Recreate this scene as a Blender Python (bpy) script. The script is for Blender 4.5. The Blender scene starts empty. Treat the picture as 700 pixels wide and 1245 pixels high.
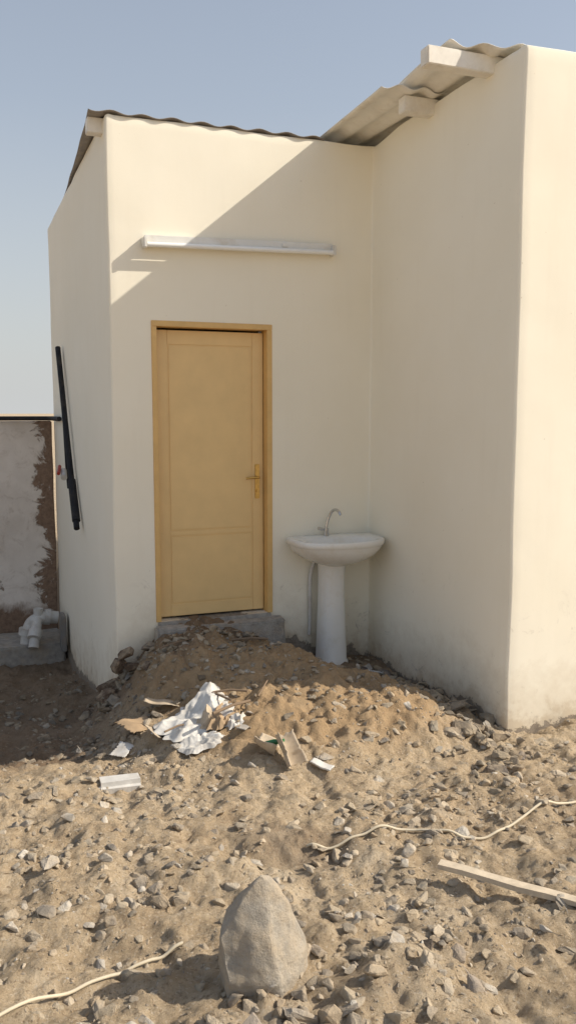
import bpy, bmesh, math, random
from mathutils import Vector, Matrix, noise
random.seed(7)
S=bpy.context.scene
# ------------------------------------------------------------------ helpers
def link(o):
    S.collection.objects.link(o); return o
def mesh_obj(name,verts,faces,mat=None,smooth=False,parent=None,sharp=None):
    me=bpy.data.meshes.new(name); me.from_pydata(verts,[],faces); me.update()
    if smooth: me.shade_smooth()
    if sharp: me.set_sharp_from_angle(angle=math.radians(sharp))
    o=link(bpy.data.objects.new(name,me))
    if mat: me.materials.append(mat)
    if parent: o.parent=parent
    return o
def bm_obj(name,bm,mat=None,smooth=False,parent=None,sharp=None):
    me=bpy.data.meshes.new(name); bm.to_mesh(me); bm.free()
    if smooth: me.shade_smooth()
    if sharp: me.set_sharp_from_angle(angle=math.radians(sharp))
    o=link(bpy.data.objects.new(name,me))
    if mat: me.materials.append(mat)
    if parent: o.parent=parent
    return o
def box(name,x0,x1,y0,y1,z0,z1,mat,bev=0.004,parent=None,jit=0.0,rot=None):
    bm=bmesh.new(); bmesh.ops.create_cube(bm,size=1)
    c=Vector(((x0+x1)/2,(y0+y1)/2,(z0+z1)/2))
    for v in bm.verts:
        v.co=Vector((v.co.x*(x1-x0),v.co.y*(y1-y0),v.co.z*(z1-z0)))
    if bev: bmesh.ops.bevel(bm,geom=bm.edges[:],offset=bev,segments=2,affect='EDGES')
    if jit:
        bmesh.ops.subdivide_edges(bm,edges=[e for e in bm.edges if e.calc_length()>0.08],cuts=10,use_grid_fill=True)
        for v in bm.verts:
            v.co+=noise.noise_vector((v.co+c)*9)*jit
    for v in bm.verts:
        if rot: v.co=rot@v.co
        v.co+=c
    return bm_obj(name,bm,mat,True,parent,35)
def tube(name,pts,r,mat,parent=None,seg=12,bez=False):
    cu=bpy.data.curves.new(name,'CURVE'); cu.dimensions='3D'
    sp=cu.splines.new('NURBS' if bez else 'POLY'); sp.points.add(len(pts)-1)
    for i,p in enumerate(pts): sp.points[i].co=(p[0],p[1],p[2],1)
    if bez: sp.order_u=4; sp.use_endpoint_u=True; sp.resolution_u=8
    cu.bevel_depth=r; cu.bevel_resolution=seg//3; cu.use_fill_caps=True
    tmp=bpy.data.objects.new(name+'_tmp',cu); link(tmp)
    dg=bpy.context.evaluated_depsgraph_get(); dg.update()
    me=bpy.data.meshes.new_from_object(tmp.evaluated_get(dg)); me.name=name
    bpy.data.objects.remove(tmp)
    me.materials.clear(); me.materials.append(mat); me.shade_smooth(); me.set_sharp_from_angle(angle=math.radians(50))
    o=link(bpy.data.objects.new(name,me))
    if parent: o.parent=parent
    return o
def empty(name):
    o=bpy.data.objects.new(name,None); o.empty_display_size=0.2; return link(o)
def sstep(a,b,x):
    t=max(0,min(1,(x-a)/(b-a))); return t*t*(3-2*t)
# ------------------------------------------------------------------ materials
def newmat(name,rough=0.9):
    m=bpy.data.materials.new(name); m.use_nodes=True
    nt=m.node_tree; b=nt.nodes['Principled BSDF']; b.inputs['Roughness'].default_value=rough
    return m,nt,b
def N(nt,t,**k):
    n=nt.nodes.new(t)
    for a,v in k.items(): setattr(n,a,v)
    return n
def noise_n(nt,scale,detail=6,rough=0.6,vec=None,dist=0):
    n=N(nt,'ShaderNodeTexNoise'); n.inputs['Scale'].default_value=scale
    n.inputs['Detail'].default_value=detail; n.inputs['Roughness'].default_value=rough
    n.inputs['Distortion'].default_value=dist
    if vec is not None: nt.links.new(vec,n.inputs['Vector'])
    return n
def ramp(nt,fac,stops):
    r=N(nt,'ShaderNodeValToRGB'); e=r.color_ramp.elements
    while len(e)<len(stops): e.new(0.5)
    for i,(p,c) in enumerate(stops):
        e[i].position=p; e[i].color=(c[0],c[1],c[2],1) if hasattr(c,'__len__') else (c,c,c,1)
    nt.links.new(fac,r.inputs['Fac']); return r
def mix(nt,fac,a,b,blend='MIX'):
    m=N(nt,'ShaderNodeMix',data_type='RGBA',blend_type=blend)
    for s,v in ((m.inputs[0],fac),(m.inputs[6],a),(m.inputs[7],b)):
        if isinstance(v,(int,float)): s.default_value=v
        elif isinstance(v,tuple): s.default_value=(v[0],v[1],v[2],1)
        else: nt.links.new(v,s)
    return m.outputs[2]
def bump(nt,b,h,strength,dist,prev=None):
    n=N(nt,'ShaderNodeBump'); n.inputs['Strength'].default_value=strength; n.inputs['Distance'].default_value=dist
    nt.links.new(h,n.inputs['Height'])
    if prev: nt.links.new(prev.outputs[0],n.inputs['Normal'])
    nt.links.new(n.outputs[0],b.inputs['Normal']); return n
def pos(nt): return N(nt,'ShaderNodeNewGeometry').outputs['Position']
def math_n(nt,op,a,b=None):
    m=N(nt,'ShaderNodeMath',operation=op)
    for i,v in enumerate((a,b)):
        if v is None: continue
        if isinstance(v,(int,float)): m.inputs[i].default_value=v
        else: nt.links.new(v,m.inputs[i])
    return m.outputs[0]

def simple(name,col,rough=0.6,metal=0,var=0.12,scale=14,bmp=0.2,bd=0.002,dirt=None,spec=0.5):
    m,nt,b=newmat(name,rough); p=pos(nt)
    n=noise_n(nt,scale,6,0.65,p)
    lo=tuple(c*(1-var) for c in col); hi=tuple(min(1,c*(1+var)) for c in col)
    r=ramp(nt,n.outputs[0],[(0.3,lo),(0.7,hi)]); c=r.outputs[0]
    if dirt:
        n2=noise_n(nt,6,8,0.7,p); r2=ramp(nt,n2.outputs[0],[(0.5,0.0),(0.72,0.7)])
        c=mix(nt,r2.outputs[0],c,dirt)
    nt.links.new(c,b.inputs['Base Color']); b.inputs['Metallic'].default_value=metal
    b.inputs['Specular IOR Level'].default_value=spec
    if bmp:
        n3=noise_n(nt,scale*6,5,0.6,p); bump(nt,b,n3.outputs[0],bmp,bd)
    return m

# plaster with soiled foot (attribute hag = height above ground)
m_plaster,nt,b=newmat('cream_plaster',0.85); p=pos(nt)
b.inputs['Specular IOR Level'].default_value=0.25
n1=noise_n(nt,1.3,6,0.6,p); c=ramp(nt,n1.outputs[0],[(0.3,(0.89,0.835,0.695)),(0.7,(0.925,0.875,0.745))]).outputs[0]
mp=N(nt,'ShaderNodeMapping'); mp.inputs['Scale'].default_value=(9,9,0.9); nt.links.new(p,mp.inputs['Vector'])
ns=noise_n(nt,1.0,5,0.6,mp.outputs[0]); c=mix(nt,ramp(nt,ns.outputs[0],[(0.55,0.0),(0.85,0.15)]).outputs[0],c,(0.72,0.64,0.50))
nsp=noise_n(nt,26,3,0.5,p); c=mix(nt,ramp(nt,nsp.outputs[0],[(0.735,0.0),(0.76,0.4)]).outputs[0],c,(0.5,0.42,0.3))
at=N(nt,'ShaderNodeAttribute',attribute_name='hag')
nd=noise_n(nt,7,8,0.7,p); hh=math_n(nt,'SUBTRACT',at.outputs['Fac'],math_n(nt,'MULTIPLY',math_n(nt,'SUBTRACT',nd.outputs[0],0.42),0.7))
splash=ramp(nt,hh,[(0.0,0.75),(0.12,0.36),(0.42,0.0)]).outputs[0]; c=mix(nt,splash,c,(0.54,0.44,0.31))
nsc=noise_n(nt,5.5,9,0.78,p,1.2); lowm=ramp(nt,at.outputs['Fac'],[(0.25,1.0),(1.0,0.0)]).outputs[0]
sc=math_n(nt,'MULTIPLY',ramp(nt,nsc.outputs[0],[(0.59,0.0),(0.66,0.6)]).outputs[0],lowm); c=mix(nt,sc,c,(0.42,0.37,0.30))
nd2=noise_n(nt,15,8,0.75,p); h2=math_n(nt,'SUBTRACT',at.outputs['Fac'],math_n(nt,'MULTIPLY',math_n(nt,'SUBTRACT',nd2.outputs[0],0.3),0.26))
peel=ramp(nt,h2,[(0.0,1.0),(0.012,0.0)]).outputs[0]
conc=ramp(nt,noise_n(nt,30,6,0.7,p).outputs[0],[(0.3,(0.17,0.14,0.11)),(0.7,(0.36,0.31,0.25))]).outputs[0]
c=mix(nt,peel,c,conc); nt.links.new(c,b.inputs['Base Color'])
nb=noise_n(nt,140,4,0.6,p); B1=bump(nt,b,nb.outputs[0],0.2,0.0015)
nb2=noise_n(nt,9,5,0.6,p); B2=bump(nt,b,nb2.outputs[0],0.15,0.005,B1)
inv=math_n(nt,'SUBTRACT',1.0,peel); B3=bump(nt,b,inv,0.6,0.01,B2)

# dirt ground
m_ground,nt,b=newmat('dry_dirt',0.95); p=pos(nt); b.inputs['Specular IOR Level'].default_value=0.15
n1=noise_n(nt,1.1,8,0.62,p,0.4)
c=ramp(nt,n1.outputs[0],[(0.30,(0.38,0.27,0.165)),(0.5,(0.51,0.39,0.25)),(0.68,(0.61,0.50,0.355))]).outputs[0]
n2=noise_n(nt,7,9,0.72,p,.3); c=mix(nt,0.6,c,ramp(nt,n2.outputs[0],[(0.30,(0.29,0.21,0.135)),(0.5,(0.54,0.42,0.28)),(0.72,(0.71,0.605,0.46))]).outputs[0])
n3=noise_n(nt,75,6,0.75,p); c=mix(nt,ramp(nt,n3.outputs[0],[(0.55,0.0),(0.66,0.8)]).outputs[0],c,(0.71,0.62,0.49))
n4=noise_n(nt,48,5,0.7,p); c=mix(nt,ramp(nt,n4.outputs[0],[(0.34,0.8),(0.46,0.0)]).outputs[0],c,(0.25,0.18,0.115))
at=N(nt,'ShaderNodeAttribute',attribute_name='clay'); c=mix(nt,at.outputs['Fac'],c,mix(nt,n2.outputs[0],(0.31,0.20,0.105),(0.56,0.395,0.23)))
at=N(nt,'ShaderNodeAttribute',attribute_name='darken'); c=mix(nt,at.outputs['Fac'],c,mix(nt,n2.outputs[0],(0.11,0.073,0.046),(0.27,0.19,0.13)))  # darker brown on the left ground, along wall feet and in random patches
nt.links.new(c,b.inputs['Base Color'])
v=N(nt,'ShaderNodeTexVoronoi'); v.inputs['Scale'].default_value=55; nt.links.new(p,v.inputs['Vector'])
B1=bump(nt,b,v.outputs['Distance'],0.35,0.010)
nn=noise_n(nt,60,10,0.75,p); B2=bump(nt,b,nn.outputs[0],1.0,0.020,B1)
nn=noise_n(nt,260,4,0.7,p); B3=bump(nt,b,nn.outputs[0],0.6,0.004,B2)

# stones
def stone_mat(name,dust,bd):
    m,nt,b=newmat(name,0.92); p=pos(nt); b.inputs['Specular IOR Level'].default_value=0.2
    at=N(nt,'ShaderNodeAttribute',attribute_name='scol')
    n1=noise_n(nt,28,7,0.7,p); c=mix(nt,0.75,at.outputs['Color'],ramp(nt,n1.outputs[0],[(0.3,0.6),(0.7,1.0)]).outputs[0],'MULTIPLY')
    n2=noise_n(nt,11,6,0.7,p); c=mix(nt,ramp(nt,n2.outputs[0],[(0.42,0.0),(0.66,dust)]).outputs[0],c,(0.49,0.39,0.27))
    nt.links.new(c,b.inputs['Base Color']); n3=noise_n(nt,70,8,0.7,p); bump(nt,b,n3.outputs[0],0.9,bd)
    return m
m_stone=stone_mat('rubble_stone',.75,.012); m_boulder=stone_mat('boulder_stone',.6,.009)

m_door=simple('ochre_door_paint',(0.82,0.58,0.27),0.42,var=0.05,scale=5,bmp=0.08,bd=0.001)
m_frame=simple('ochre_frame_paint',(0.72,0.465,0.18),0.5,var=0.08,scale=9,bmp=0.15)
m_dark=simple('gap_shade_black',(0.03,0.025,0.02),0.9)  # near-black colour standing in for shade in the door gap
m_brass=simple('brass',(0.62,0.40,0.13),0.35,metal=1,var=0.2,scale=40,bmp=0)
m_ceram=simple('white_ceramic',(0.85,0.83,0.78),0.18,var=0.03,scale=6,bmp=0,dirt=(0.70,0.64,0.54))
m_chrome=simple('chrome',(0.62,0.62,0.62),0.18,metal=1,var=0.1,bmp=0)
m_white=simple('white_enamel',(0.78,0.77,0.73),0.35,var=0.05,scale=8,bmp=0,dirt=(0.62,0.56,0.46))
m_tube=simple('lamp_glass',(0.86,0.86,0.84),0.12,var=0.02,bmp=0)
m_grey=simple('grey_plastic',(0.22,0.21,0.20),0.6,dirt=(.3,.23,.16))
m_roof=simple('weathered_roof_sheet',(0.84,0.81,0.74),0.6,var=0.08,scale=5,dirt=(0.62,0.55,0.45))
m_roofd=simple('dark_roof_sheet',(0.26,0.24,0.225),0.7,var=0.3,scale=9,dirt=(0.33,0.27,0.2))
m_beam=simple('painted_beam',(0.84,0.80,0.72),0.7,var=0.08,dirt=(0.66,0.58,0.46))
m_conc=simple('rough_concrete',(0.38,0.35,0.31),0.95,var=0.3,scale=18,bmp=0.8,bd=0.008,dirt=(0.45,0.35,0.24))
m_black=simple('black_pipe_plastic',(0.022,0.022,0.025),0.7,var=0.3,dirt=(0.09,0.075,0.06),spec=.2)
m_red=simple('red_valve',(0.42,0.05,0.03),0.5)
m_pvc=simple('dirty_pvc',(0.62,0.60,0.56),0.5,var=0.1,dirt=(0.35,0.27,0.19))
m_bag=simple('plastic_bag_film',(0.62,0.60,0.56),0.55,var=0.14,bmp=0.4,bd=0.004,dirt=(0.44,0.37,0.28),spec=.3)
m_card=simple('cardboard',(0.38,0.27,0.165),0.9,var=0.2)
m_paper=simple('cement_sack_paper',(0.50,0.41,0.30),0.9,var=0.2,dirt=(0.36,0.28,0.19))
m_green=simple('green_glass',(0.03,0.16,0.06),0.15,var=0.1,bmp=0)
m_wood=simple('bleached_wood',(0.56,0.47,0.35),0.85,var=0.2,scale=20,bmp=0.5)
m_cable=simple('dusty_cable',(0.60,0.52,0.38),0.7,var=0.1)
m_stick=simple('dry_stick',(0.22,0.155,0.10),0.9)

# boundary wall material
m_bwall,nt,b=newmat('peeling_wall',0.92); p=pos(nt)
n1=noise_n(nt,2.2,8,0.65,p); c=ramp(nt,n1.outputs[0],[(0.3,(0.66,0.59,0.52)),(0.7,(0.85,0.78,0.71))]).outputs[0]
n2=noise_n(nt,2.6,9,0.72,p,0.6)
n5=noise_n(nt,6,9,0.75,p,0.8); c=mix(nt,ramp(nt,n5.outputs[0],[(0.52,0.0),(0.7,0.55)]).outputs[0],c,(0.42,0.33,0.26))
sx=N(nt,'ShaderNodeSeparateXYZ'); nt.links.new(p,sx.inputs[0])
edge=ramp(nt,math_n(nt,'ADD',math_n(nt,'MULTIPLY',sx.outputs[0],1.0),math_n(nt,'MULTIPLY',math_n(nt,'SUBTRACT',n2.outputs[0],0.5),1.1)),[(0.78,0.0),(0.82,1.0)]).outputs[0]
patch=ramp(nt,n2.outputs[0],[(0.60,0.0),(0.62,0.8)]).outputs[0]
low=ramp(nt,math_n(nt,'ADD',math_n(nt,'ADD',sx.outputs[2],0.55),math_n(nt,'MULTIPLY',n2.outputs[0],-0.5)),[(0.0,1.0),(0.12,0.0)]).outputs[0]
brown=ramp(nt,noise_n(nt,20,6,0.7,p).outputs[0],[(0.3,(0.15,0.095,0.06)),(0.7,(0.31,0.21,0.15))]).outputs[0]
f=math_n(nt,'MAXIMUM',math_n(nt,'MAXIMUM',edge,patch),low)
c=mix(nt,f,c,brown); nt.links.new(c,b.inputs['Base Color'])
bb=bump(nt,b,noise_n(nt,30,8,0.7,p).outputs[0],0.6,0.01); bump(nt,b,math_n(nt,'SUBTRACT',1.0,f),0.6,0.01,bb)

# ------------------------------------------------------------------ terrain
def mound(x,y):
    cx=2.02-0.38*sstep(4.3,5.7,y); w=0.78-0.19*sstep(4.4,5.7,y)
    m=(0.27*sstep(3.8,4.5,y)+0.08*sstep(4.5,5.6,y))*math.exp(-(abs((x-cx)/w))**2.6)
    if y>6.4: m*=1-sstep(6.4,7.2,y)
    return m
def hbase(x,y):
    z=0.13-0.045*max(0,min(y,4.6)-1.8)
    z-=0.05*sstep(2.2,3.4,x)*sstep(3,4.2,y)
    z+=mound(x,y)
    k=sstep(5.75,6.5,y); a=.45+.5*k; b=1.25+.1*k
    z-=(0.30*sstep(4.35,5.5,y)+0.17*sstep(5.7,6.8,y)+.26*sstep(6.8,9.0,y))*(1-sstep(a,b,x))
    return z
def hgt(x,y):
    z=hbase(x,y)
    if -3<x<7 and 0<y<12:
        z+=0.060*noise.noise((x*1.3,y*1.3,3.1))
        z+=0.045*noise.noise((x*3.6,y*3.6,8.1))
        a=noise.noise((x*9,y*9,1.7)); z+=0.030*a
        z+=0.018*noise.noise((x*20,y*20,5.5))
        q=noise.noise((x*40,y*40,9.5)); z+=0.020*max(0,q)
        mm=mound(x,y)
        if mm>.03: z+=min(1,mm/.15)*(.050*noise.noise((x*5+5,y*5,4.4))+.042*abs(noise.noise((x*12,y*12,6.6)))+.012*noise.noise((x*28,y*28,2.2)))
    return z
def lin(a,b,s): 
    n=max(1,round((b-a)/s)); return [a+(b-a)*i/n for i in range(n)]
def geo(a,sgn,start,lim):
    out=[];d=start;x=a
    while abs(x)<lim: x+=sgn*d; d*=1.5; out.append(x)
    return out
xs=sorted(geo(-2.4,-1,0.4,700))+lin(-2.4,-0.5,0.1)+lin(-0.5,4.3,0.0145)+lin(4.3,7,0.1)+[7]+geo(7,1,0.4,700)
ys=sorted(geo(0,-1,0.4,300))+lin(0,1.7,0.1)+lin(1.7,6.2,0.0145)+lin(6.2,9.2,0.028)+lin(9.2,12,0.15)+[12]+geo(12,1,0.5,900)
verts=[(x,y,hgt(x,y)) for y in ys for x in xs]; nx=len(xs)
faces=[(j*nx+i,j*nx+i+1,(j+1)*nx+i+1,(j+1)*nx+i) for j in range(len(ys)-1) for i in range(nx-1)]
ground=mesh_obj('ground',verts,faces,m_ground,True)
darken=ground.data.attributes.new('darken','FLOAT','POINT'); clay=ground.data.attributes.new('clay','FLOAT','POINT')
dv=[];cv=[]
for (x,y,z) in verts:
    d=0.0;k=0.0
    if y<12 and abs(x)<7:
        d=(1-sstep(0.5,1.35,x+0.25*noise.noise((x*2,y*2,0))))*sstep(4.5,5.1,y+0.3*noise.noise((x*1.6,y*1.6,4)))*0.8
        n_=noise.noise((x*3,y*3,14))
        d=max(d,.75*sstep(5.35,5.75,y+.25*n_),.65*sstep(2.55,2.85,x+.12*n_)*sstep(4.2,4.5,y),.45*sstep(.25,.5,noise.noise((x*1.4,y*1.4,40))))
        k=min(.85,max(0,(mound(x,y)-.02)/.15+0.5*noise.noise((x*4,y*4,7))))*sstep(3.7,4.2,y)
    dv.append(d);cv.append(k)
darken.data.foreach_set('value',dv); clay.data.foreach_set('value',cv)

# ------------------------------------------------------------------ building
bld=empty('plastered_utility_building')
R=0.016
plan=[(1.0,9.83),(1.0,6.0),(3.0,6.0),(3.0,4.15),(7.2,4.15),(7.2,9.83)]
def corner(pa,pc,pb):
    a=(Vector(pa)-Vector(pc)).normalized(); b2=(Vector(pb)-Vector(pc)).normalized(); c=Vector(pc)
    o=c+(a+b2)*R; out=[]
    for k in range(5):
        t=k/4; out.append(tuple(o-b2*R*math.cos(t*math.pi/2)-a*R*math.sin(t*math.pi/2)))
    return out
DX0,DX1,DZ0,DZ1=1.292,2.180,0.40,2.552
path=[plan[0]]
for i in range(1,5): path+=corner(plan[i-1],plan[i],plan[i+1])
path.append(plan[5])
path=[(round(a,6),round(b2,6)) for a,b2 in path]
pp=[]
for a,b2 in zip(path,path[1:]):
    L=math.dist(a,b2); 
    if L<0.05: pp.append(a); continue
    if abs(a[1]-6)<1e-4 and abs(b2[1]-6)<1e-4:
        for s,e in ((a[0],DX0),(DX0,DX1),(DX1,b2[0])):
            pp+=[(x,6.0) for x in lin(s,e,0.05)]
    else:
        n=round(L/0.06 if a[0]<5 else L/0.3); pp+=[(a[0]+(b2[0]-a[0])*k/n,a[1]+(b2[1]-a[1])*k/n) for k in range(n)]
pp.append(path[-1])
zs=lin(-1.2,DZ0,0.05)+lin(DZ0,DZ1,0.05)+lin(DZ1,3.88,0.05)+[3.88,3.895,3.90]
def wallpt(x,y,z,k):
    zz=z
    if z>3.7:
        f=(z-3.7)/0.2; zz=z+f*0.035*sstep(0,0.4,max(0,6.0-y) if x>2.9 else 0)+f*0.012*noise.noise((x*3,y*3,2))
    inn=0.012 if k==len(zs)-1 else (0.004 if k==len(zs)-2 else 0)
    n=noise.noise_vector((x*1.6,y*1.6,z*1.6))*0.007+noise.noise_vector((x*6,y*6,z*6))*0.0014
    dx=n.x;dy=n.y
    if abs(y-6)<0.01 and DX0-0.03<x<DX1+0.03 and DZ0-.03<z<DZ1+.03: dx*=0.3;dy*=0.3
    if y>5.98 and x<1.03: dx+=inn
    elif x<2.97 or y<4.2: dy+=inn
    else: dx+=inn
    return (x+dx,y+dy,zz)
V=[];idx={}
for k,z in enumerate(zs):
    for i,(x,y) in enumerate(pp):
        idx[i,k]=len(V); V.append(wallpt(x,y,z,k))
F=[]
def inhole(i,k):
    x=(pp[i][0]+pp[i+1][0])/2; z=(zs[k]+zs[k+1])/2
    return abs(pp[i][1]-6)<1e-3 and abs(pp[i+1][1]-6)<1e-3 and DX0<x<DX1 and DZ0<z<DZ1
hole=set()
for k in range(len(zs)-1):
    for i in range(len(pp)-1):
        if inhole(i,k): hole.add((i,k)); continue
        F.append((idx[i,k],idx[i+1,k],idx[i+1,k+1],idx[i,k+1]))
back={}
def bk(i,k):
    if (i,k) not in back:
        v=V[idx[i,k]]; back[i,k]=len(V); V.append((v[0],6.20,v[2]))
    return back[i,k]
for (i,k) in hole:
    if (i-1,k) not in hole: F.append((idx[i,k],idx[i,k+1],bk(i,k+1),bk(i,k)))
    if (i+1,k) not in hole: F.append((idx[i+1,k+1],idx[i+1,k],bk(i+1,k),bk(i+1,k+1)))
    if (i,k-1) not in hole: F.append((idx[i+1,k],idx[i,k],bk(i,k),bk(i+1,k)))
    if (i,k+1) not in hole: F.append((idx[i,k+1],idx[i+1,k+1],bk(i+1,k+1),bk(i,k+1)))
K=len(zs)-1; inner=[]
def inw(x,y):
    if x<1.03 and y>6.03: return (x+.2,y)
    if x<1.03: return (x+.2,6.2)
    if y>5.97 and x<2.97: return (x,y+.2)
    if x<3.03 and y>5.9: return (3.2,6.2)
    if x<3.03 and y>4.18: return (x+.2,y)
    if x<3.03: return (3.2,4.35)
    if y<4.2: return (min(x,7.0),y+.2)
    return (x-.2,y)
for i,(x,y) in enumerate(pp):
    q=inw(x,y); inner.append(len(V)); V.append((q[0],q[1],V[idx[i,K]][2]))
for i in range(len(pp)-1): F.append((idx[i,K],idx[i+1,K],inner[i+1],inner[i]))
walls=mesh_obj('plaster_walls',V,F,m_plaster,True,bld,40)
hag=walls.data.attributes.new('hag','FLOAT','POINT')
hag.data.foreach_set('value',[v[2]-max(hgt(v[0]-.1,v[1]-.1),-.62)+(.04*(v[0]>2.9)) for v in V])
rw=box('rear_wall',1.05,7.15,9.80,9.95,-0.9,3.88,m_beam,0.01,bld)
box('gap_shade_panel',1.3,2.2,6.35,6.4,0.3,2.6,m_dark,0,bld)  # added black panel, paints the unlit gap around the door leaf

# roof sheets
def corrug(name,fx0,x1,fy0,y1,z,amp,pitch,mat,seed=0,th=0.004,xs_=0.0):
    nxx=int((x1-fx0(y1))/pitch*10); nyy=24; V=[];F=[]
    ymin=min(fy0(fx0(4.5)),fy0(x1))
    for j in range(nyy+1):
        for i in range(nxx+1):
            u=i/nxx; v=j/nyy
            xa=fx0(ymin)+(x1-fx0(ymin))*u
            y=fy0(xa)+(y1-fy0(xa))*v; x0=fx0(y); x=x0+(x1-x0)*u
            if j==0: y+=.015*noise.noise((x*3,seed,0))
            V.append((x+.012*noise.noise((y*2,seed,x*.2)),y,z+amp*math.cos(2*math.pi*x/pitch)+xs_*(x-2.7)+.014*noise.noise((x*1.5,y*1.5,seed))))
    n=nxx+1
    for j in range(nyy):
        for i in range(nxx): F.append((j*n+i,j*n+i+1,(j+1)*n+i+1,(j+1)*n+i))
    o=mesh_obj(name,V,F,mat,True,bld); s=o.modifiers.new('t','SOLIDIFY'); s.thickness=th
    return o
corrug('roof_sheet_low',lambda y:.895+.05*max(0,y-6),2.60,lambda x:5.985,9.9,3.912,0.010,0.21,m_roofd,1)
corrug('roof_sheet_eave_front',lambda y:2.71+.06*max(0,y-4.5),3.16,lambda x:4.46-.20*sstep(2.74,3.12,x),5.22,4.025,0.014,0.17,m_roof,2,xs_=-.13)
corrug('roof_sheet_eave_rear',lambda y:2.60+.02*max(0,y-5.1),3.3,lambda x:5.05+.25*max(0,2.8-x),6.9,3.978,0.014,0.17,m_roof,3)
corrug('roof_sheet_main',lambda y:3.18,7.3,lambda x:4.36,9.95,3.950,0.020,0.19,m_roof,4)
for nm,x0,x1,y0,z0 in (('eave_beam_1',2.56,3.1,4.45,3.878),('eave_beam_2',2.78,3.1,5.12,3.855),('eave_beam_3',0.90,1.3,6.10,3.80)):
    box(nm,x0,x1,y0,y0+0.09,z0,z0+0.10,m_beam,0.005,bld,0.002)
box('door_step',1.27,2.24,5.86,5.985,0.10,0.375,m_conc,0.012,bld,0.012)
box('door_sill',1.30,2.17,5.985,6.18,0.30,0.398,m_conc,0.004,bld)

# door (child of building)
fr=empty('door'); fr.parent=bld
box('frame_jamb_hinge',DX0-0.004,DX0+0.034,5.992,6.13,DZ0,DZ1-0.036,m_frame,0.003,fr)
box('frame_jamb_lock',DX1-0.036,DX1+0.004,5.992,6.13,DZ0,DZ1-0.036,m_frame,0.003,fr)
box('frame_head',DX0-0.004,DX1+0.004,5.990,6.13,DZ1-0.036,DZ1+0.004,m_frame,0.003,fr)
lx0,lx1,lz0,lz1=DX0+0.038,DX1-0.041,DZ0+0.016,DZ1-0.052
box('leaf_panel',lx0+.01,lx1-.01,6.082,6.12,lz0+.01,lz1-.01,m_door,0.001,fr)
st=0.085
box('stile_hinge',lx0,lx0+st,6.075,6.105,lz0,lz1,m_door,0.003,fr)
box('stile_lock',lx1-st,lx1,6.075,6.105,lz0,lz1,m_door,0.003,fr)
a,b2=lx0+st+.0005,lx1-st-.0005
box('rail_top',a,b2,6.0755,6.104,lz1-0.10,lz1,m_door,0.003,fr)
box('rail_mid',a,b2,6.0755,6.104,1.015,1.05,m_door,0.004,fr)
box('rail_bottom',a,b2,6.0755,6.104,lz0,lz0+0.09,m_door,0.003,fr)
box('raised_panel_upper',a+.008,b2-.008,6.0765,6.10,1.058,lz1-0.108,m_door,0.004,fr)
box('raised_panel_lower',a+.008,b2-.008,6.0765,6.10,lz0+.098,1.007,m_door,0.004,fr)
box('handle_plate',2.072,2.108,6.066,6.0745,1.27,1.53,m_brass,0.003,fr)
tube('handle_lever',[(2.09,6.066,1.43),(2.09,6.035,1.43),(2.09,6.020,1.432),(2.07,6.014,1.434),(2.00,6.014,1.43),(1.985,6.018,1.427)],0.0095,m_brass,fr,12,True)
tube('lock_cylinder',[(2.09,6.067,1.33),(2.09,6.052,1.33)],0.011,m_brass,fr)

# ------------------------------------------------------------------ fluorescent fixture
fx=empty('fluorescent_light_fixture')
def fbox(n,xa,xb,ya,yb,za,zb,mat,bev):
    return box(n,xa,xb,ya,yb,za,zb,mat,bev,fx)
fbox('channel',-0.70,0.70,-0.045,0,-0.020,0.048,m_white,0.004)
fbox('socket_1',-0.715,-0.690,-0.085,-0.002,-0.042,0.034,m_white,0.006)
fbox('socket_2',0.690,0.715,-0.085,-0.002,-0.042,0.034,m_white,0.006)
tube('tube_lamp',[(-0.69,-0.066,-0.020),(0.69,-0.066,-0.020)],0.017,m_tube,fx,24)
fbox('starter',0.30,0.345,-0.058,-0.046,0.008,0.032,m_white,0.003)
fx.location=(1.945,5.992,3.092); fx.rotation_euler=(0,-math.atan2(0.035,1.42),0)

# ------------------------------------------------------------------ sink
sk=empty('pedestal_sink')
def sup(t,a,bf,bb,e=2.4,eb=5):
    c=math.cos(t);s=math.sin(t)
    ee=e if s<0 else eb
    x=a*math.copysign(abs(c)**(2/ee),c); y=(bf if s<0 else bb)*math.copysign(abs(s)**(2/ee),s)
    return x,y
def loft(name,rings,mat,capb=True,capt=True):
    V=[];F=[];n=64
    for (cx,cy,z,a,bf,bb,e,eb) in rings:
        for i in range(n):
            x,y=sup(2*math.pi*i/n,a,bf,bb,e,eb); V.append((cx+x,cy+y,z))
    for k in range(len(rings)-1):
        for i in range(n): F.append((k*n+i,k*n+(i+1)%n,(k+1)*n+(i+1)%n,(k+1)*n+i))
    if capb: F.append(tuple(reversed(range(n))))
    if capt: F.append(tuple((len(rings)-1)*n+i for i in range(n)))
    return mesh_obj(name,V,F,mat,True,sk,60)
X,Y=2.622,5.80
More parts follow.
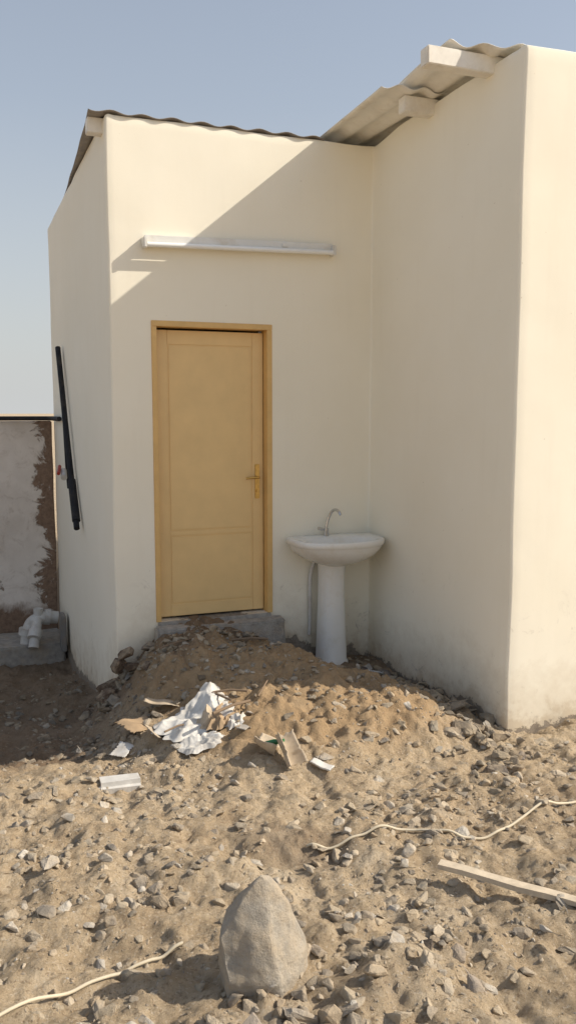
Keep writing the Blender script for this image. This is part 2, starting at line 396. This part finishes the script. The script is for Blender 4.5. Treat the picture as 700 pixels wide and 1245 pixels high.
loft('basin',[
 (X,Y+.02,.775,.105,.11,.12,2.2,3),(X,Y+.02,.79,.15,.15,.15,2.2,3.5),(X,Y,.82,.225,.205,.17,2.3,4),(X,Y,.86,.29,.245,.178,2.4,5),(X,Y,.90,.328,.268,.183,2.5,6),(X,Y,.925,.340,.276,.185,2.6,6),
 (X,Y,.934,.345,.28,.186,2.6,6),(X,Y,.940,.356,.286,.187,2.6,6),(X,Y,.968,.358,.288,.187,2.6,6),(X,Y,.979,.352,.282,.184,2.6,6),(X,Y,.981,.338,.27,.178,2.6,6),
 (X,Y-.04,.974,.295,.21,.135,2.3,3),(X,Y-.045,.957,.272,.192,.12,2.3,2.6),(X,Y-.05,.90,.23,.155,.10,2.2,2.4),(X,Y-.05,.855,.15,.11,.075,2.1,2.1),(X,Y-.05,.84,.03,.03,.03,2,2)],m_ceram)
P0=X-.015
loft('pedestal',[(P0,Y+.04,-.08,.120,.13,.11,2.6,4),(P0,Y+.04,.03,.119,.13,.11,2.6,4),(P0,Y+.04,.05,.108,.12,.105,2.6,4),(P0,Y+.04,.2,.104,.11,.1,2.6,4),(P0,Y+.04,.5,.094,.097,.095,2.5,4),(P0,Y+.04,.70,.092,.094,.095,2.5,4),(P0,Y+.03,.785,.10,.1,.1,2.4,4)],m_ceram)
X-=.02
tube('faucet_base',[(X-.005,Y+.13,.975),(X-.005,Y+.13,1.035)],0.021,m_chrome,sk,24)
tube('faucet_neck',[(X-.005,Y+.13,1.03),(X,Y+.128,1.08),(X+.015,Y+.12,1.13),(X+.03,Y+.10,1.175),(X+.045,Y+.05,1.188),(X+.05,Y+.01,1.175),(X+.052,Y-.005,1.15)],0.0115,m_chrome,sk,18,True)
tube('faucet_lever',[(X-.01,Y+.13,1.02),(X-.045,Y+.115,1.035),(X-.075,Y+.10,1.04)],0.008,m_chrome,sk,12)
tube('faucet_knob',[(X-.05,Y+.112,1.033),(X-.082,Y+.098,1.042)],0.013,m_chrome,sk,12)
tube('drain_hose',[(X-.08,Y+.15,.80),(X-.12,Y+.17,.72),(X-.125,Y+.17,.55),(X-.115,Y+.17,.35),(X-.12,Y+.185,.2)],0.014,m_pvc,sk,12,True)
tube('supply_pipe',[(X+.02,Y+.16,.90),(X+.15,Y+.17,.6),(X+.16,Y+.18,.45)],0.007,m_chrome,sk,8,True)

# ------------------------------------------------------------------ boundary wall, slab, pipes
bw=box('boundary_wall',-7.0,0.975,9.80,10.0,-1.2,1.82,m_bwall,0.01,None,0.008)
sl=box('concrete_apron_slab',-3.0,0.97,9.10,9.78,-0.95,-0.52,m_conc,0.015,None,0.015)
tube('water_pipe',[(-7,9.76,1.85),(0.2,9.76,1.85),(0.90,9.72,1.85),(0.955,9.65,1.85),(0.955,8.85,1.85)],0.024,m_black,None,16)
wp=empty('drain_pipe')
tube('pipe_run',[(0.955,8.79,2.55),(0.95,8.3,1.82),(0.95,7.95,1.30),(0.945,7.72,1.02),(0.94,7.60,0.90)],0.026,m_black,wp,16)
tube('pipe_thin',[(0.97,8.79,2.50),(0.965,8.45,1.40),(0.96,8.3,1.2)],0.012,m_black,wp,12)
tube('coupling_low',[(0.95,7.95,1.30),(0.945,7.66,.96)],0.036,m_black,wp,16)
tube('valve_body',[(0.93,8.40,1.36),(0.92,8.28,1.30)],0.03,m_pvc,wp,12)
tube('valve_handle',[(0.90,8.44,1.40),(0.87,8.28,1.34)],0.016,m_red,wp,12)
pv=empty('waste_pipe_elbows')
tube('elbow_main',[(0.92,8.9,-.12),(0.80,8.9,-.10),(0.68,8.88,-.11),(0.60,8.86,-.18),(0.585,8.86,-.42)],0.068,m_pvc,pv,18,True)
tube('collar_1',[(0.60,8.86,-.20),(0.59,8.86,-.27)],0.084,m_pvc,pv,18)
tube('collar_2',[(0.84,8.9,-.11),(0.78,8.9,-.10)],0.084,m_pvc,pv,18)
tube('branch',[(0.70,8.86,-.12),(0.68,8.72,-.18),(0.64,8.62,-.36)],0.055,m_pvc,pv,18,True)
tube('collar_3',[(0.675,8.70,-.19),(0.65,8.64,-.26)],0.070,m_pvc,pv,18)
tube('stub_up',[(0.72,8.88,-.10),(0.72,8.88,.0)],0.05,m_pvc,pv,18)
box('grey_vent_box',0.915,0.965,8.50,8.72,-0.40,-.02,m_grey,0.008,pv)
pv.location=(0.0,.38,-.16)

# ------------------------------------------------------------------ stones
tmpl=[]
for k in range(48):
    bm=bmesh.new(); n=random.choice([9,11,14,18])
    sx,sy,sz=1,random.uniform(.6,.95),random.uniform(.5,.9)
    for i in range(n):
        v=Vector((random.gauss(0,1),random.gauss(0,1),random.gauss(0,1))).normalized()*random.uniform(.8,1.08)
        bm.verts.new((v.x*sx,v.y*sy,v.z*sz))
    r=bmesh.ops.convex_hull(bm,input=bm.verts)
    bmesh.ops.delete(bm,geom=[v for v in bm.verts if not v.link_faces],context='VERTS')
    bmesh.ops.bevel(bm,geom=bm.edges[:],offset=0.07,segments=1,affect='EDGES')
    bm.verts.index_update()
    tmpl.append(([v.co.copy() for v in bm.verts],[[v.index for v in f.verts] for f in bm.faces])); bm.free()
pal=[(0.48,0.40,0.30),(0.42,0.36,0.28),(0.54,0.465,0.36),(0.37,0.32,0.26),(0.62,0.57,0.49),(0.48,0.38,0.265),(0.32,0.28,0.23),(0.51,0.425,0.31),(0.56,0.48,0.37)]
def stones(name,items):
    V=[];F=[];C=[]
    for it in items:
        (x,y,s,flat,col,sink)=it
        t=random.choice(tmpl); o=len(V)
        M=Matrix.Rotation(random.uniform(0,6.28),3,'Z')@Matrix.Rotation(random.uniform(-.5,.5),3,'X')@Matrix.Rotation(random.uniform(-.45,.45),3,'Y')
        z=hgt(x,y)
        k=random.uniform(.8,1.2)
        for v in t[0]:
            w=M@Vector((v.x*s*k,v.y*s,v.z*s*flat))
            if s>.03: w+=noise.noise_vector(Vector((x*7,y*7,0))+w*40)*s*.16
            V.append((x+w.x,y+w.y,z+w.z+s*flat*sink)); C.append(col)
        for f in t[1]: F.append([o+i for i in f])
    ob=mesh_obj(name,V,F,m_stone,False)
    at=ob.data.attributes.new('scol','FLOAT_COLOR','POINT')
    fl=[]
    for c in C: fl+= [c[0],c[1],c[2],1]
    at.data.foreach_set('color',fl); return ob
def ok(x,y): return not (x>2.97 and y>4.12) and not (x>0.97 and y>5.97) and not(abs(x-2.61)<.15 and abs(y-5.82)<.16)
def rcol(d=1.0):
    c=random.choice(pal); k=random.uniform(.85,1.15)*d; return tuple(min(.85,q*k) for q in c)
items=[]
while len(items)<14000:
    y=random.uniform(1.7,8.6); x=random.uniform(-0.6,4.2)
    if not ok(x,y): continue
    if y>7 and random.random()<.5: continue
    dn=noise.noise((x*1.7,y*1.7,20))+0.6*noise.noise((x*5,y*5,2))
    pr=0.36+dn*1.5
    if mound(x,y)>.08: pr=.42+dn*.9
    if random.random()>pr: continue
    s=min(0.045,0.0034*(random.paretovariate(1.5)))
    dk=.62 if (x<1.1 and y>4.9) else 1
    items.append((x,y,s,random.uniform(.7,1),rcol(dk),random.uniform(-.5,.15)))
n0=len(items)
while len(items)<n0+200:
    y=random.uniform(1.8,4.3)
    x=random.uniform(-0.3,3.6)
    if not ok(x,y) or abs(x-.84)<.22 and abs(y-2.42)<.22: continue
    if noise.noise((x*1.3,y*1.3,31))<-.1: continue
    big=random.random()<.14
    items.append((x,y,random.uniform(.05,.075) if big else random.uniform(.02,.05),random.uniform(.55,.95),rcol(random.uniform(.8,1.1)),random.uniform(-.45,-.05) if big else random.uniform(-.3,.15)))
stones('gravel_stones',items)
items=[]
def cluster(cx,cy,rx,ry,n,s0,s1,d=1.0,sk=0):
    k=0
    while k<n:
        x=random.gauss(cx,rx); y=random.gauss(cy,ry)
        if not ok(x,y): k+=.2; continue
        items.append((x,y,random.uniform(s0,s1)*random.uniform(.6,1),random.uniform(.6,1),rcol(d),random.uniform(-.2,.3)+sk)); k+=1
G=.68  # rubble by the right wall: shade there is put into the stone colour
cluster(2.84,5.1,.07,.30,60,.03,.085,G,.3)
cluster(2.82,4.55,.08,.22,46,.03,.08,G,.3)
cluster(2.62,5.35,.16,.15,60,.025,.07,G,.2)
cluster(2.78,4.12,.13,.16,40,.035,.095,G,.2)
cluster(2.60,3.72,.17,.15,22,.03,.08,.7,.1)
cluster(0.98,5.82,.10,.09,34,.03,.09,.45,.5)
cluster(1.35,5.6,.25,.12,50,.02,.065,.65)
cluster(1.8,5.6,.3,.12,70,.012,.055,.75)
cluster(2.2,5.65,.12,.12,36,.02,.06,.65,.1)
cluster(1.75,5.25,.3,.2,60,.010,.045,.6)
cluster(0.75,5.3,.3,.25,50,.02,.07,.5)
cluster(0.5,6.6,.4,.5,50,.02,.07,.5)
cluster(1.2,4.75,.35,.22,100,.012,.055,.72)
cluster(1.9,4.6,.4,.3,140,.010,.042,.85)
cluster(0.85,2.30,.16,.14,60,.02,.055,.95)
cluster(0.62,3.05,.2,.14,44,.015,.06,.9)
cluster(1.85,3.1,.25,.18,70,.015,.05,1)
cluster(1.4,2.3,.22,.12,44,.015,.05,.9)
cluster(0.2,3.2,.3,.3,50,.015,.05,1)
cluster(0.5,3.7,.5,.2,60,.012,.04,1)
cluster(2.9,3.3,.3,.3,44,.02,.065,.85)
cluster(1.1,2.8,.4,.3,50,.015,.045,.95)
cluster(2.2,3.6,.3,.2,50,.015,.05,.95)
cluster(0.5,4.2,.4,.12,50,.015,.045,.85)
for x,y,s,fl,c in ((.66,3.15,.055,.9,(.40,.35,.29)),(.60,3.2,.045,.9,(.34,.30,.25)),(.27,3.4,.058,.6,(.56,.50,.42)),(1.09,3.22,.062,.35,(.60,.55,.47)),
  (2.60,4.05,.085,.8,(.27,.22,.17)),(2.74,3.95,.07,.9,(.22,.19,.16)),(2.56,3.63,.075,.9,(.20,.17,.145)),(2.64,4.50,.14,.3,(.45,.37,.28)),(2.80,3.75,.07,.8,(.26,.22,.19)),
  (1.27,2.40,.06,.5,(.40,.34,.27)),(1.39,2.31,.035,.9,(.11,.09,.075)),(1.47,2.26,.055,.6,(.38,.32,.26)),(.74,2.20,.075,.7,(.38,.33,.28)),(.88,2.17,.065,.7,(.43,.38,.32)),
  (.40,2.36,.035,.8,(.70,.66,.59)),(.44,2.75,.03,.7,(.66,.62,.55)),(.38,2.78,.03,.8,(.6,.56,.5)),(1.45,2.12,.055,.7,(.40,.34,.28)),(1.0,2.12,.055,.7,(.42,.36,.29)),
  (1.05,2.45,.05,.8,(.36,.31,.26)),(.55,2.55,.04,.8,(.46,.40,.33)),
  (.98,4.95,.09,.35,(.42,.34,.25)),(1.05,5.1,.08,.4,(.30,.25,.19)),(1.75,4.0,.058,.6,(.56,.50,.42)),(2.75,5.55,.08,.8,(.13,.115,.105)),(2.85,5.45,.07,.7,(.22,.19,.165)),(1.15,3.55,.03,.6,(.5,.43,.33)),
  (1.05,4.42,.05,.5,(.5,.46,.4)),(1.42,4.72,.05,.5,(.48,.44,.38)),(.90,4.42,.045,.6,(.5,.45,.38)),(1.48,4.45,.04,.6,(.55,.5,.44)),
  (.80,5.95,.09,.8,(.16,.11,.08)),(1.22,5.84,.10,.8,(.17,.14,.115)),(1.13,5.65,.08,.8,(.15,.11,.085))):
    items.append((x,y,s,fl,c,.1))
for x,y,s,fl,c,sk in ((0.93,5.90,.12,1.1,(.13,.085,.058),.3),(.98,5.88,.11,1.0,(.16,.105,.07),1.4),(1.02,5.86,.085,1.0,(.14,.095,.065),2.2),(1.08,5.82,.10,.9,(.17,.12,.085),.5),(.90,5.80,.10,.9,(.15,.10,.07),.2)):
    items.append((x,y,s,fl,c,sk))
stones('rubble_pile',items)

# big pointed boulder: angular block, large flat faces meeting on hard ridges
bm=bmesh.new()
for q in [(-.12,-.05,-.10),(.03,-.13,-.10),(.15,-.02,-.10),(.10,.12,-.10),(-.10,.11,-.10),
          (-.14,-.01,.165),(-.135,-.06,.04),(.015,-.135,.045),(.085,-.10,.04),(.155,-.01,.10),(.11,.12,.15),(-.09,.10,.19),
          (-.02,-.005,.325),(.005,.0,.345),(.035,.02,.325),(.08,-.005,.255),(-.085,-.01,.245)]:
    bm.verts.new(q)
bmesh.ops.convex_hull(bm,input=bm.verts)
bmesh.ops.delete(bm,geom=[v for v in bm.verts if not v.link_faces],context='VERTS')
bmesh.ops.bevel(bm,geom=bm.edges[:],offset=.004,segments=1,affect='EDGES')
bmesh.ops.triangulate(bm,faces=bm.faces[:])
for _ in range(5):
    bmesh.ops.subdivide_edges(bm,edges=[e for e in bm.edges if e.calc_length()>0.011],cuts=1)
    bmesh.ops.triangulate(bm,faces=bm.faces[:])
for v in bm.verts:
    c=v.co.copy(); v.co+=noise.noise_vector(c*9)*.010+noise.noise_vector(c*26)*.0035+noise.noise_vector(c*70)*.0012
for v in bm.verts: v.co+=Vector((.84,2.42,hgt(.84,2.42)))
bo=bm_obj('boulder',bm,m_boulder,True,None,24)
at=bo.data.attributes.new('scol','FLOAT_COLOR','POINT'); at.data.foreach_set('color',[.42,.375,.31,1]*len(bo.data.vertices))

# ------------------------------------------------------------------ rubbish
def bag(name,x,y,w,d,rz,h,mat,seed,folds=5.0):
    n=90; V=[];F=[];ids={}
    g0=hgt(x,y)
    for j in range(n+1):
        for i in range(n+1):
            u=i/n*2-1; v=j/n*2-1
            ang=math.atan2(v,u); rad=1+.34*noise.noise((math.cos(ang)*1.6+seed,math.sin(ang)*1.6,seed))+.16*noise.noise((math.cos(ang)*5+seed,math.sin(ang)*5,2))
            px=u*math.sqrt(1-v*v/2)*w/2*rad; py=v*math.sqrt(1-u*u/2)*d/2*rad
            q=Vector((px*folds*1.1+seed,py*folds*2.0,seed*.7))
            wv=noise.noise_vector(q*.6)*.5; q=q+wv
            r1=1-abs(noise.noise(q))*2.6; r2=1-abs(noise.noise(q*2.3))*2.6; r3=noise.noise(q*6)
            e=1-max(abs(u),abs(v)); env=min(1,e*3)
            z=h*(.15+.55*env*max(0,r1)+.16*max(0,r2)+.04*r3)*(0.3+.7*env)
            X_=x+px*math.cos(rz)-py*math.sin(rz)+.010*noise.noise(q*2); Y_=y+px*math.sin(rz)+py*math.cos(rz)+.010*noise.noise(q*2+Vector((9,0,0)))
            ids[i,j]=len(V); V.append((X_,Y_,max(g0-.05,hbase(X_,Y_)*.5+hgt(X_,Y_)*.5)+.014+z))
    for j in range(n):
        for i in range(n): F.append((ids[i,j],ids[i+1,j],ids[i+1,j+1],ids[i,j+1]))
    o=mesh_obj(name,V,F,mat,True,None,60); s=o.modifiers.new('t','SOLIDIFY'); s.thickness=.0015
    return o
bag('plastic_bag',1.22,4.66,.50,.44,.35,.075,m_bag,3.3,2.6)
bag('plastic_bag',1.17,4.38,.26,.15,-.3,.04,m_bag,9.1,6)
bag('plastic_bag',1.38,4.42,.12,.10,.6,.04,m_bag,1.7,10)
bag('paper_sack',1.33,4.50,.24,.13,.7,.09,m_card,4.1,7)
bag('paper_sack',1.24,4.52,.14,.10,.2,.13,m_paper,6.1,7)
def sheet(name,x,y,w,d,rz,mat,tilt=(0,0),lift=.03,seed=0,th=.004,curl=0):
    bm=bmesh.new(); bmesh.ops.create_grid(bm,x_segments=24,y_segments=24,size=.5)
    M=Matrix.Rotation(rz,3,'Z')@Matrix.Rotation(tilt[0],3,'X')@Matrix.Rotation(tilt[1],3,'Y')
    g=hgt(x,y)
    for v in bm.verts:
        k=1-.3*abs(noise.noise(Vector((v.co.y*6,seed,0)))); k2=1-.3*abs(noise.noise(Vector((v.co.x*6,seed,5))))
        c=Vector((v.co.x*w*k,v.co.y*d*k2,curl*v.co.x*v.co.x)); c.z+=noise.noise(Vector((c.x*9+seed,c.y*9,0)))*.02
        v.co=M@c+Vector((x,y,g+lift))
    o=bm_obj(name,bm,mat,True); s=o.modifiers.new('t','SOLIDIFY'); s.thickness=th; return o
sheet('cardboard_scrap',.93,4.86,.24,.18,.5,m_card,(.12,.1),.04,1)
sheet('cardboard_scrap',1.10,4.98,.22,.14,-.4,m_paper,(-.15,.2),.05,2)
sheet('cardboard_scrap',.99,4.66,.16,.10,1.9,m_paper,(.3,-.2),.03,6)
sheet('cardboard_scrap',.80,4.70,.12,.10,.9,m_pvc,(.2,-.2),.02,16)
sheet('cement_sack_scrap',1.53,4.02,.12,.19,.3,m_paper,(.9,.25),.05,8,.004,.25)
sheet('cement_sack_scrap',1.45,4.10,.16,.13,.9,m_paper,(.35,.3),.03,11,.004,.2)
sheet('plaster_chip',1.40,4.32,.09,.05,.9,m_conc,(.2,.3),.02,21,.008)
sheet('plaster_chip',1.70,3.92,.12,.05,-.9,m_pvc,(.2,.1),.02,22,.01)
bm=bmesh.new(); bmesh.ops.create_cube(bm,size=1)
for v in bm.verts: v.co=Vector((v.co.x*.25,v.co.y*.13,v.co.z*.08))
bmesh.ops.bevel(bm,geom=bm.edges[:],offset=.025,segments=4,affect='EDGES')
for v in bm.verts: v.co+=noise.noise_vector(v.co*14)*.006
bmesh.ops.create_cone(bm,cap_ends=True,segments=20,radius1=.02,radius2=.02,depth=.035,matrix=Matrix.Translation((.14,.02,0))@Matrix.Rotation(math.pi/2,4,'Y'))
for v in bm.verts: v.co=Matrix.Rotation(-.08,3,'Z')@v.co+Vector((.71,4.28,hgt(.71,4.28)+.005))
bm_obj('plastic_canister',bm,m_bag,True,None,50)
def lathe(name,prof,mat,M,seg=24):
    V=[];F=[]
    for r,z in prof:
        for i in range(seg):
            a=2*math.pi*i/seg; V.append(tuple(M@Vector((r*math.cos(a),r*math.sin(a),z))))
    for k in range(len(prof)-1):
        for i in range(seg): F.append((k*seg+i,k*seg+(i+1)%seg,(k+1)*seg+(i+1)%seg,(k+1)*seg+i))
    F.append(tuple(reversed(range(seg)))); F.append(tuple((len(prof)-1)*seg+i for i in range(seg)))
    return mesh_obj(name,V,F,mat,True,None,50)
g=hgt(1.44,4.12)
lathe('glass_bottle',[(.016,0),(.018,.003),(.018,.06),(.015,.07),(.008,.09),(.007,.11),(.008,.112),(.008,.118)],m_green,Matrix.Translation((1.46,4.13,g+.035))@Matrix.Rotation(.8,4,'Z')@Matrix.Rotation(1.2,4,'X'))
# plank
bm=bmesh.new(); bmesh.ops.create_cube(bm,size=1)
bmesh.ops.subdivide_edges(bm,edges=bm.edges[:],cuts=8,use_grid_fill=True)
A=Vector((1.70,2.76,0));Bv=Vector((2.30,2.02,0)); L=(Bv-A).length; ang=math.atan2((Bv-A).y,(Bv-A).x)
g=sorted(hgt(1.7+.06*i,2.76-.074*i) for i in range(11))[8]
for v in bm.verts:
    c=Vector((v.co.x*L,v.co.y*.044,v.co.z*.020)); c+=noise.noise_vector(c*10)*.009
    v.co=Matrix.Rotation(ang,3,'Z')@c+(A+Bv)/2+Vector((0,0,g+.002))
bm_obj('wooden_plank',bm,m_wood,True,None,35)
def ground_line(name,pts,r,mat,lift=.002):
    P=[]
    for (a,b2) in zip(pts,pts[1:]):
        for k in range(12):
            t=k/12; x=a[0]+(b2[0]-a[0])*t; y=a[1]+(b2[1]-a[1])*t; P.append((x,y))
    for _ in range(30): P=[P[0]]+[((P[i-1][0]+P[i][0]*2+P[i+1][0])/4,(P[i-1][1]+P[i][1]*2+P[i+1][1])/4) for i in range(1,len(P)-1)]+[P[-1]]
    Z=[hgt(*p) for p in P]
    Z=[max(Z[max(0,i-1):i+2]) for i in range(len(Z))]
    for _ in range(3): Z=[Z[0]]+[max((Z[i-1]+2*Z[i]+Z[i+1])/4,Z[i]-.004) for i in range(1,len(Z)-1)]+[Z[-1]]
    return tube(name,[(p[0],p[1],z+r+lift) for p,z in zip(P,Z)],r,mat,None,9)
ground_line('electric_cable',[(1.33,3.22),(1.40,3.17),(1.60,3.16),(1.79,3.15),(1.95,3.02),(2.11,2.98),(2.40,3.07),(2.65,3.09),(3.2,3.15),(3.8,3.0)],.0058,m_cable)
ground_line('rope',[(-.6,2.3),(.05,2.56),(.33,2.66),(.50,2.70),(.67,2.72)],.0058,m_cable,.006)
for (x0,y0,x1,y1,r) in ((1.72,5.55,1.95,5.45,.008),(1.2,5.5,1.45,5.62,.006),(1.3,4.85,1.42,4.6,.007),(1.55,4.5,1.7,4.75,.005),(1.25,4.40,1.5,4.50,.009),(1.35,4.78,1.55,4.70,.007),(1.0,4.5,1.15,4.55,.006)):
    z=max(hgt(x0,y0),hgt(x1,y1))+.015
    tube('dry_stick',[(x0,y0,z),((x0+x1)/2+.01,(y0+y1)/2+.01,z+.012),(x1,y1,z+.01)],r,m_stick,None,8)
for i in range(12):
    x=random.uniform(2.4,2.9); y=random.uniform(5.25,5.6)
    s=random.uniform(.06,.12)
    sheet('broken_tile',x,y,s,s*.8,random.uniform(0,3),m_conc if i%3 else m_pvc,(random.uniform(-.5,.5),random.uniform(-.5,.5)),.03,i,.009)

# ------------------------------------------------------------------ camera & light
a=math.radians(21.07); p_=math.radians(6.7)
Fv=Vector((math.sin(a)*math.cos(p_),math.cos(a)*math.cos(p_),-math.sin(p_)))
Rv=Vector((math.cos(a),-math.sin(a),0)); Uv=Rv.cross(Fv)
cam=bpy.data.cameras.new('camera'); co=link(bpy.data.objects.new('camera',cam))
M=Matrix((Rv,Uv,-Fv)).transposed().to_4x4(); M.translation=Vector((0,0,1.92)); co.matrix_world=M
cam.sensor_fit='VERTICAL'; cam.sensor_height=24; cam.lens=24*1036/1245; cam.clip_end=3000; cam.clip_start=.05
S.camera=co
Ld=Vector((-1,.43,-.833)).normalized()
sun=bpy.data.lights.new('sun','SUN'); sun.energy=5.0; sun.angle=math.radians(.5); sun.color=(1,.91,.77)
so=link(bpy.data.objects.new('sun',sun)); so.rotation_euler=Ld.to_track_quat('-Z','Y').to_euler(); so.location=(8,-4,8)
w=bpy.data.worlds.new('World'); S.world=w; w.use_nodes=True; nt=w.node_tree
sky=nt.nodes.new('ShaderNodeTexSky'); sky.sky_type='NISHITA'; sky.sun_disc=False
sky.sun_elevation=math.asin(-Ld.z); sky.sun_rotation=math.atan2(-Ld.x,-Ld.y)
sky.air_density=1.0; sky.dust_density=2.0; sky.ozone_density=1.0
# dusty haze thickening toward the horizon
tc=nt.nodes.new('ShaderNodeTexCoord'); sp=nt.nodes.new('ShaderNodeSeparateXYZ'); nt.links.new(tc.outputs['Generated'],sp.inputs[0])
hz=ramp(nt,sp.outputs[2],[(0.0,0.96),(0.10,0.80),(0.32,0.46),(0.8,0.20)])
c=mix(nt,hz.outputs[0],sky.outputs[0],(4.05,4.15,4.15))
bg=nt.nodes['Background']; bg.inputs['Strength'].default_value=0.15
nt.links.new(c,bg.inputs[0])
S.view_settings.view_transform='Standard'; S.view_settings.look='None'; S.view_settings.exposure=0
